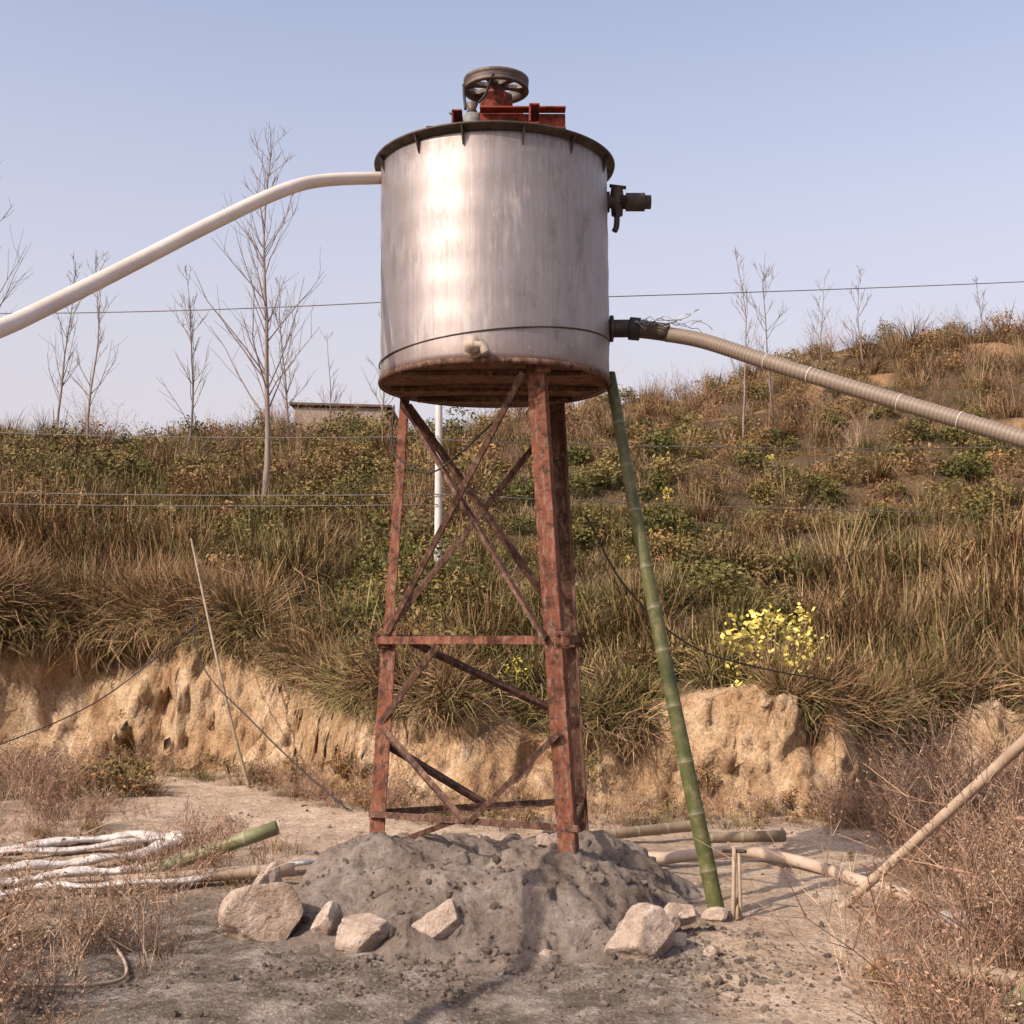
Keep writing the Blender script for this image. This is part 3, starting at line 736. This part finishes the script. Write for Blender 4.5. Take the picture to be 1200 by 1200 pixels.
sp=[]
for i in range(4):
    V_,F_=rockmesh(50+i,2,9,.1); sp.append(mkobj('s',V_,F_,M_rock,False,None,None,False))
for i in range(3):
    V_,F_=rockmesh(60+i,2,9,.1); sp.append(mkobj('s',V_,F_,M_mound,False,None,None,False))
pts=[];rot=[];scl=[];idx=[]
for _ in range(5600):
    m=random.random()
    if m<.45: x=random.gauss(-.1,1.1); y=7.2+abs(random.gauss(0,.4))*random.choice([-1,-1,.3])
    elif m<.6: x=1.1+random.gauss(0,.3); y=7.5+random.gauss(0,.5)
    elif m<.75: x=random.gauss(-.2,.8); y=random.uniform(7.3,9)
    elif m<.9: x=random.uniform(-3,3.2); y=random.uniform(5.3,14)
    else: x=random.uniform(-6,5); y=float(Yb(x))-abs(random.gauss(0,.5))+.1
    if y<5: continue
    mh=float(moundh(np.array(x),np.array(y))); z=float(height(x,y))
    s=.004+.012*random.random()**2+(.028*random.random() if random.random()<.09 else 0)
    if y>12: s*=2
    if mh>.0: z=z*.6+mh
    pts.append((x,y,z+s*.1)); rot.append([random.uniform(0,6.28) for _ in range(3)]); scl.append((s,s*random.uniform(.6,1.1),s*random.uniform(.5,.9)))
    idx.append(random.choice([0,1,2,3,0,1,2,4,5,6]) if mh<0 else random.choice([4,5,6,4,5,6,0]))
scatter('loose_stones',pts,rot,scl,idx,sp)

# ------------------------------------------------------------ yellow shrub
def place(o,x,y,dz=0,s=1.0):
    o.location=(x,y,float(height(x,y))+dz); o.scale=(s,s,s)
cs=[];segs=[];r=random.Random(5)
for i in range(62):
    a=r.uniform(0,6.28);z=r.uniform(.05,.95);w=.66*math.sqrt(r.random())*(1-.25*z)
    cs.append((math.cos(a)*w,math.sin(a)*w*.7,z*.95)); segs.append(((0,0,-.1),(cs[-1][0]*.5,cs[-1][1]*.5,z*.5),.009,.006)); segs.append(((cs[-1][0]*.5,cs[-1][1]*.5,z*.5),cs[-1],.006,.002))
g=leaves(cs,12,.14,.034,77,.75); o=vobj(g,V_yel,name='yellow_leaf_shrub',link=True); place(o,2.92,14.5,-.08,1.0)
V2,F2,C2=sticks(segs,3); st_=mkobj('stems',V2,F2,V_twig,False,o,{'col':C2})
g=bush(91,.25,.35,7,14,.03,.1); o=vobj(g,V_yel,name='yellow_leaf_shrub',link=True); place(o,.05,14.9)

# ------------------------------------------------------------ bare trees
def bare_tree(x,y,H,seed,dense=1.0,leanx=0.0,th=1.0):
    r=random.Random(seed); gs=[]
    def limb(p,d,L,w,depth,wand):
        n=max(3,int(5-depth)); path=[p.copy()]; dd=d.copy()
        for i in range(n):
            dd=(dd+Vector((r.gauss(0,wand),r.gauss(0,wand),.10 if depth>0 else .02))).normalized(); path.append(path[-1]+dd*L/n)
        gs.append(tubegeo(path,lambda t,i:w*(1-.8*t)+.002,4,False))
        return path
    n=14; p=Vector((0,0,-.3)); d=Vector((leanx,0,1)).normalized(); tr=[p.copy()]
    for i in range(n):
        d=(d+Vector((r.gauss(0,.05)+leanx*.05,r.gauss(0,.05),.06))).normalized(); tr.append(tr[-1]+d*(H+.3)/n)
    w0=(.0075*H+.008)*th
    gs.append(tubegeo(tr,lambda t,i:w0*(1-t)**1.1+.004,8,False))
    nb=int(34*dense)
    for i in range(nb):
        f=r.uniform(.25,.96); k=f*n; j=min(int(k),n-1); q=tr[j].lerp(tr[j+1],k-j)
        az=r.uniform(0,6.283); el=r.uniform(.4,.8); d=Vector((math.cos(az)*math.sin(el),math.sin(az)*math.sin(el),math.cos(el)))
        L=H*(.28*(1-f)+.07)*r.uniform(.5,1.3); pa=limb(q,d,L,w0*.28*(1.1-f)+.002,1,.12)
        for _ in range(4):
            t=r.uniform(.25,.9); k2=t*(len(pa)-1); j2=min(int(k2),len(pa)-2); q2=pa[j2].lerp(pa[j2+1],k2-j2)
            d2=(d+Vector((r.gauss(0,.5),r.gauss(0,.5),.2))).normalized(); limb(q2,d2,L*.42*r.uniform(.5,1.1),.0035,2,.15)
    V_,F_=merge(gs); r2=np.random.default_rng(seed)
    C=np.stack([r2.random(len(V_))*.5+.2,np.full(len(V_),.3),r2.random(len(V_))*.4+.3,np.ones(len(V_))],1)
    o=mkobj('bare_tree',V_,F_,V_bark,True,None,{'col':C}); o.location=(x,y,float(height(x,y))); return o
T=[(-5.1,26,12.6,1,1.5,0,1),(-7.5,29,10.3,2,.8,0,.8),(-10.4,31,11.5,3,.8,0,.8),(-11.5,32,11.5,4,.8,0,.8),(-11.7,28,12.4,5,.9,.05,.9),(-5.5,31,10.8,6,.9,0,.8),
 (-4.6,32,9.6,7,.4,0,.6),(-3.4,32,10.6,8,.6,0,.6),(5.5,30,11.2,9,.6,0,.6),(6.4,31,11.3,10,.6,0,.6),(8.2,33,11.4,11,.5,0,.6),(9.8,35,12.3,12,.6,0,.6),
 (13.5,36,12.2,14,.6,0,.6),(-13.5,30,12,19,.8,0,.8)]
for x,y,zt,sd,de,le,th in T: bare_tree(x,y,max(1.6,zt-float(height(x,y))),sd,de,le,th)

# ------------------------------------------------------------ poles & wires
def wire(name,a,b,sag,rad=.012,parent=None,mat=None):
    a=Vector(a);b=Vector(b);P=[]
    for i in range(41):
        t=i/40; p=a.lerp(b,t); p.z-=sag*4*t*(1-t); P.append(p)
    V_,F_=tubegeo(P,rad,6,True); return mkobj(name,V_,F_,mat or M_black,True,parent)
def upole(x,y,H,name='utility_pole'):
    z=float(height(x,y)); e=empty(name)
    tube('shaft',[(x,y,z-.3),(x,y,z+H)],lambda t,i:.058-.012*t,M_conc_pole,16,6,e,False)
    V_,F_=boxgeo((x,y-.07,z+H-.25),(.9,.06,.06)); mkobj('crossarm',V_,F_,M_dark,False,e)
    for dx in(-.4,.4):
        V_,F_=lathe([(.001,z+H-.22),(.03,z+H-.22),(.045,z+H-.18),(.025,z+H-.15),(.04,z+H-.12),(.001,z+H-.08)],x+dx,y-.07,12); mkobj('insulator',V_,F_,M_pvc,True,e)
    return z+H
h0=upole(-1.07,18.5,4.35); zl=upole(-24,24,5.0); zr=upole(26,30,11.3-float(height(26,30)))
M_wire=simple('weathered_wire',(.10,.085,.08),(.16,.14,.13),4,.7)
wires=empty('overhead_wires')
wire('wire',(-1.47,18.43,h0-.12),(-24.4,24,zl-.1),.5,.008,wires,M_wire)
wire('wire',(-.67,18.43,h0-.12),(26,30,11.2),.15,.008,wires,M_wire)
wire('wire',(-1.07,18.42,3.9),(-24,23.9,5.6),.35,.008,wires,M_wire)
wire('wire',(-1.07,18.42,3.9),(26,29.9,5.0),.3,.008,wires,M_wire)
wire('wire',(-1.07,18.42,4.7),(26,29.9,7.4),.5,.007,wires,M_wire)
wire('wire',(-1.07,18.42,3.75),(-24,23.9,5.2),.3,.007,wires,M_wire)
wire('wire',(-1.07,18.42,4.75),(-24,23.9,7.2),.5,.007,wires,M_wire)

# ------------------------------------------------------------ farm shed on the crest
sx0,sx1,sy=-5.75,-3.3,33.5; zb=float(height(-5,33))-.85
shed=empty('farm_shed')
M_wall=simple('shed_plaster',(.24,.18,.145),(.38,.30,.25),1.5,.9)
M_roof=simple('shed_roof_tile',(.08,.05,.04),(.16,.11,.09),6,.9)
g=[boxgeo(((sx0+sx1)/2,sy+2.5,zb+1.05),(sx1-sx0,.2,2.1)),boxgeo((sx0+.1,sy+1.2,zb+1.05),(.2,2.39,2.1)),boxgeo((sx1-.1,sy+1.2,zb+1.05),(.2,2.39,2.1)),
   boxgeo(((sx0+sx1)/2,sy,zb+1.05),(sx1-sx0,.2,2.1))]
V_,F_=merge(g); mkobj('walls',V_,F_,M_wall,False,shed)
V_,F_=boxgeo(((sx0+sx1)/2,sy+1.25,zb+2.17),(sx1-sx0+.25,2.9,.06),Matrix.Rotation(.03,3,'Y')); mkobj('roof',V_,F_,M_roof,False,shed)
V_,F_=boxgeo((sx1+.012,sy+1.3,zb+1.0),(.03,.8,1.9)); mkobj('door',V_,F_,M_dark,False,shed)

# ------------------------------------------------------------ pipes, hoses and poles
tube('cream_feed_pipe',[(-.90,8.98,5.13),(-1.302,8.6,4.97),(-1.522,8.2,4.75),(-1.823,7.6,4.335),(-2.152,7.0,3.884),(-2.396,6.4,3.482),(-2.487,6.1,3.306),(-2.65,5.4,2.95),(-2.95,4,2.3),(-3.3,1.5,1.0),(-3.6,0,.06)],.044,M_pvc,20,12)
hp=catmull([(1.08,8.92,3.965),(1.35,8.8,3.88),(1.749,8.6,3.690),(2.246,8.3,3.448),(2.701,8.0,3.225),(3.113,7.7,3.014),(3.6,7.3,2.74),(5,6,1.8),(6.5,4.5,.15)],60)
sides=18
V_,F_=tubegeo(hp,lambda t,i:.053+(.002 if (i%3)==0 else 0),sides,True)
mkobj('ribbed_discharge_hose',V_,F_,M_hose,True,None,{'node':[1.0 if (i//sides)%3==0 else .25 for i in range(len(V_))]})
hose=bpy.data.objects['ribbed_discharge_hose']
M_tie=simple('plastic_tie',(.45,.40,.35),(.6,.55,.5),5,.5)
for k in (6,118,150,212,255,310):
    V_,F_=tubegeo([hp[k],hp[k].lerp(hp[k+1],.6)],.0575,16,True); mkobj('tie',V_,F_,M_tie if k>10 else M_dark,True,hose)
gl=[]
rr=random.Random(4)
for i in range(12):
    p=Vector((1.0+rr.uniform(-.14,.16),8.88,4.04)); P=[p]
    for k in range(5): P.append(P[-1]+Vector((rr.uniform(.02,.07),rr.uniform(-.03,.02),rr.uniform(-.035,.03))))
    gl.append(tubegeo(catmull(P,4),.006,5,True,flat=.4))
V_,F_=merge(gl); mkobj('wire_wrapping',V_,F_,simple('wrap_wire',(.12,.12,.12),(.6,.58,.56),30,.5,.4),True,hose)

bamboo('green_bamboo_pole',[(1.36,8.50,-.12),(1.10,8.68,1.3),(.89,8.85,2.5),(.70,9.02,3.70)],.056,.040,M_bgreen,.36,seed=3)
bamboo('dry_bamboo_pole',[(2.2,8.76,.02),(3.08,7.8,1.19),(3.8,7.0,2.2)],.031,.040,M_btan,.26,seed=4)
bamboo('cut_bamboo_pole',[(-2.95,9.95,-.02),(-1.80,10.0,.37)],.052,.055,M_bgreen2,.26,seed=5)
bamboo('tan_bamboo_pole',[(-2.95,9.45,.06),(-1.62,9.75,.10)],.045,.05,M_btan,.3,seed=6)
bamboo('fallen_bamboo_pole',[(.55,11.4,.08),(1.66,12.0,.10)],.045,.05,M_bbrown,.3,seed=7)
bamboo('fallen_bamboo_pole',[(1.60,11.2,.11),(2.35,11.25,.12)],.045,.05,M_bbrown,.3,seed=8)
bamboo('green_pipe_pole',[(2.35,6.3,.04),(3.3,7.2,.30)],.05,.055,M_bgreen2,.3,seed=9)
bamboo('leaning_stake',[(-3.2,15.9,-.05),(-3.55,16.1,1.0),(-4.3,17.1,3.15)],.024,.013,M_bbrown,.5,hollow=False,seed=10)
stk=empty('wooden_stakes')
tube('stake_1',[(1.42,8.45,-.05),(1.445,8.5,.46)],.014,M_btan,8,3,stk,False)
tube('stake_2',[(1.475,8.47,-.05),(1.475,8.5,.43)],.012,M_btan,8,3,stk,False)
tube('stake_3',[(1.39,8.6,.42),(1.51,8.45,.44)],.012,M_dark,8,3,stk,False)
tube('stake_4',[(1.50,8.7,.3),(1.44,8.4,.02)],.012,M_bbrown,8,3,stk,False)
tube('pale_ground_hose',[(.9,10.9,.08),(1.164,10.5,.06),(1.5,10.6,.07),(1.885,10.7,.08),(2.2,10.45,.06),(2.39,10.1,.05),(2.55,9.5,.05),(2.75,8.9,.05)],.048,simple('faded_hose',(.32,.23,.16),(.48,.37,.28),5,.7),12,10)
def flathose(name,pts,r=.075):
    P=[]
    for (x,y,dz) in pts: P.append((x,y,float(height(x,y))+dz))
    path=catmull(P,14)
    path=[p+Vector((.03*math.sin(i*.31),.04*math.sin(i*.23+1),.012*math.sin(i*.5))) for i,p in enumerate(path)]
    V_,F_=tubegeo(path,lambda t,i:r*(1+.16*math.sin(i*.7)+.10*math.sin(i*2.3)+.08*math.sin(i*.27)),16,True,flat=.4)
    return mkobj(name,V_,F_,M_white,True)
flathose('white_layflat_hose',[(-5.2,9.5,.05),(-4.4,9.75,.07),(-3.75,10.0,.08),(-3.2,10.5,.06),(-2.95,11.2,.05),(-3.1,11.7,.05),(-3.6,11.6,.05),(-4.3,11.0,.05)],.08)
flathose('white_layflat_hose',[(-5.2,9.2,.05),(-4.2,9.45,.06),(-3.3,9.7,.07),(-2.7,10.1,.06)],.075)
flathose('white_layflat_hose',[(-5.0,10.6,.05),(-4.2,10.8,.06),(-3.4,11.2,.06),(-2.9,11.9,.05)],.06)
flathose('cream_layflat_hose',[(-5.2,8.5,.05),(-4.1,8.8,.06),(-3.3,9.15,.07),(-2.6,9.35,.09),(-2.0,9.8,.08),(-1.5,10.4,.07),(-.9,11.2,.05)],.05)
def cable(name,pts,r,mat): 
    P=[(x,y,z if z>.3 else float(height(x,y))+z) for x,y,z in pts]; return tube(name,P,r,mat,6,12)
cable('tan_cable',[(-3.0,7.6,.08),(-2.6,8.0,.05),(-2.25,7.5,.03),(-2.05,7.0,.03),(-2.15,6.75,.03),(-2.6,6.65,.03),(-3.2,6.6,.03)],.010,simple('tan_cable',(.28,.20,.14),(.40,.30,.22),8,.7))
cable('black_cable',[(-4.4,17.6,2.4),(-3.9,16.2,1.5),(-3.0,15,.85),(-2.2,14.0,.35),(-1.7,13.5,.02)],.009,M_black)
cable('black_cable',[(-3.9,17.3,2.3),(-4.4,16.5,1.7),(-5.3,16,.95),(-6.6,15.2,.35)],.008,M_black)
cable('black_cable',[(.5,8.7,2.65),(.9,10,2.2),(1.6,11.5,1.75),(2.6,13,1.5),(4.2,14.6,1.25)],.008,M_black)
cable('black_cable',[(-.86,9.2,3.5),(-.85,9.15,3.15),(-.6,9.0,2.98),(-.35,8.8,3.1),(0,8.6,3.4)],.007,M_black)
V_,F_=rockmesh(88,4,5)
mkobj('white_plastic_sack',[(a*.15+2.78,b*.11+8.3,c*.06+.05) for a,b,c in V_],F_,M_white,True)
tube('dark_ground_pipe',[(2.3,7.0,.06),(2.75,6.6,.08),(3.3,6.3,.08)],.045,M_bbrown,12,8)

# ------------------------------------------------------------ light, sky, camera
EL=math.radians(39); az=math.radians(52)
tos=Vector((-math.sin(az)*math.cos(EL),-math.cos(az)*math.cos(EL),math.sin(EL)))
sl=bpy.data.lights.new('sun','SUN'); sl.energy=5.0; sl.angle=math.radians(.5); sl.color=(1,.90,.78)
so=bpy.data.objects.new('sun',sl); COL.objects.link(so); so.rotation_euler=tos.to_track_quat('Z','Y').to_euler()
w=bpy.data.worlds.new('World'); scene.world=w; w.use_nodes=True; nt=w.node_tree
sk=nt.nodes.new('ShaderNodeTexSky'); sk.sky_type='NISHITA'; sk.sun_disc=False; sk.sun_elevation=EL
sk.sun_rotation=math.atan2(tos.x,tos.y); sk.air_density=1.0; sk.dust_density=3.0; sk.ozone_density=1.5
hs=nt.nodes.new('ShaderNodeHueSaturation'); hs.inputs['Saturation'].default_value=.78
nt.links.new(sk.outputs[0],hs.inputs['Color'])
tinted=mix(nt,1.0,hs.outputs[0],(1.70,1.56,1.58),'MULTIPLY')
tc=nt.nodes.new('ShaderNodeTexCoord'); sp=nt.nodes.new('ShaderNodeSeparateXYZ'); nt.links.new(tc.outputs['Generated'],sp.inputs[0])
hz=ramp(nt,mth(nt,'ABSOLUTE',sp.outputs[2]),[(0.0,.95),(.18,.80),(.34,.34),(.5,0.0)])
c=mix(nt,hz,tinted,(4.9,4.5,4.75))
bg=nt.nodes['Background']; bg.inputs[1].default_value=.15
nt.links.new(c,bg.inputs[0])

cam=bpy.data.cameras.new('camera'); cam.lens=45; cam.sensor_width=36; cam.clip_end=3000; cam.clip_start=.1
co=bpy.data.objects.new('camera',cam); COL.objects.link(co); co.location=(0,0,1.8); co.rotation_euler=(math.radians(90+5.71),0,0)
scene.camera=co
scene.view_settings.view_transform='Standard'; scene.view_settings.look='None'; scene.view_settings.exposure=0
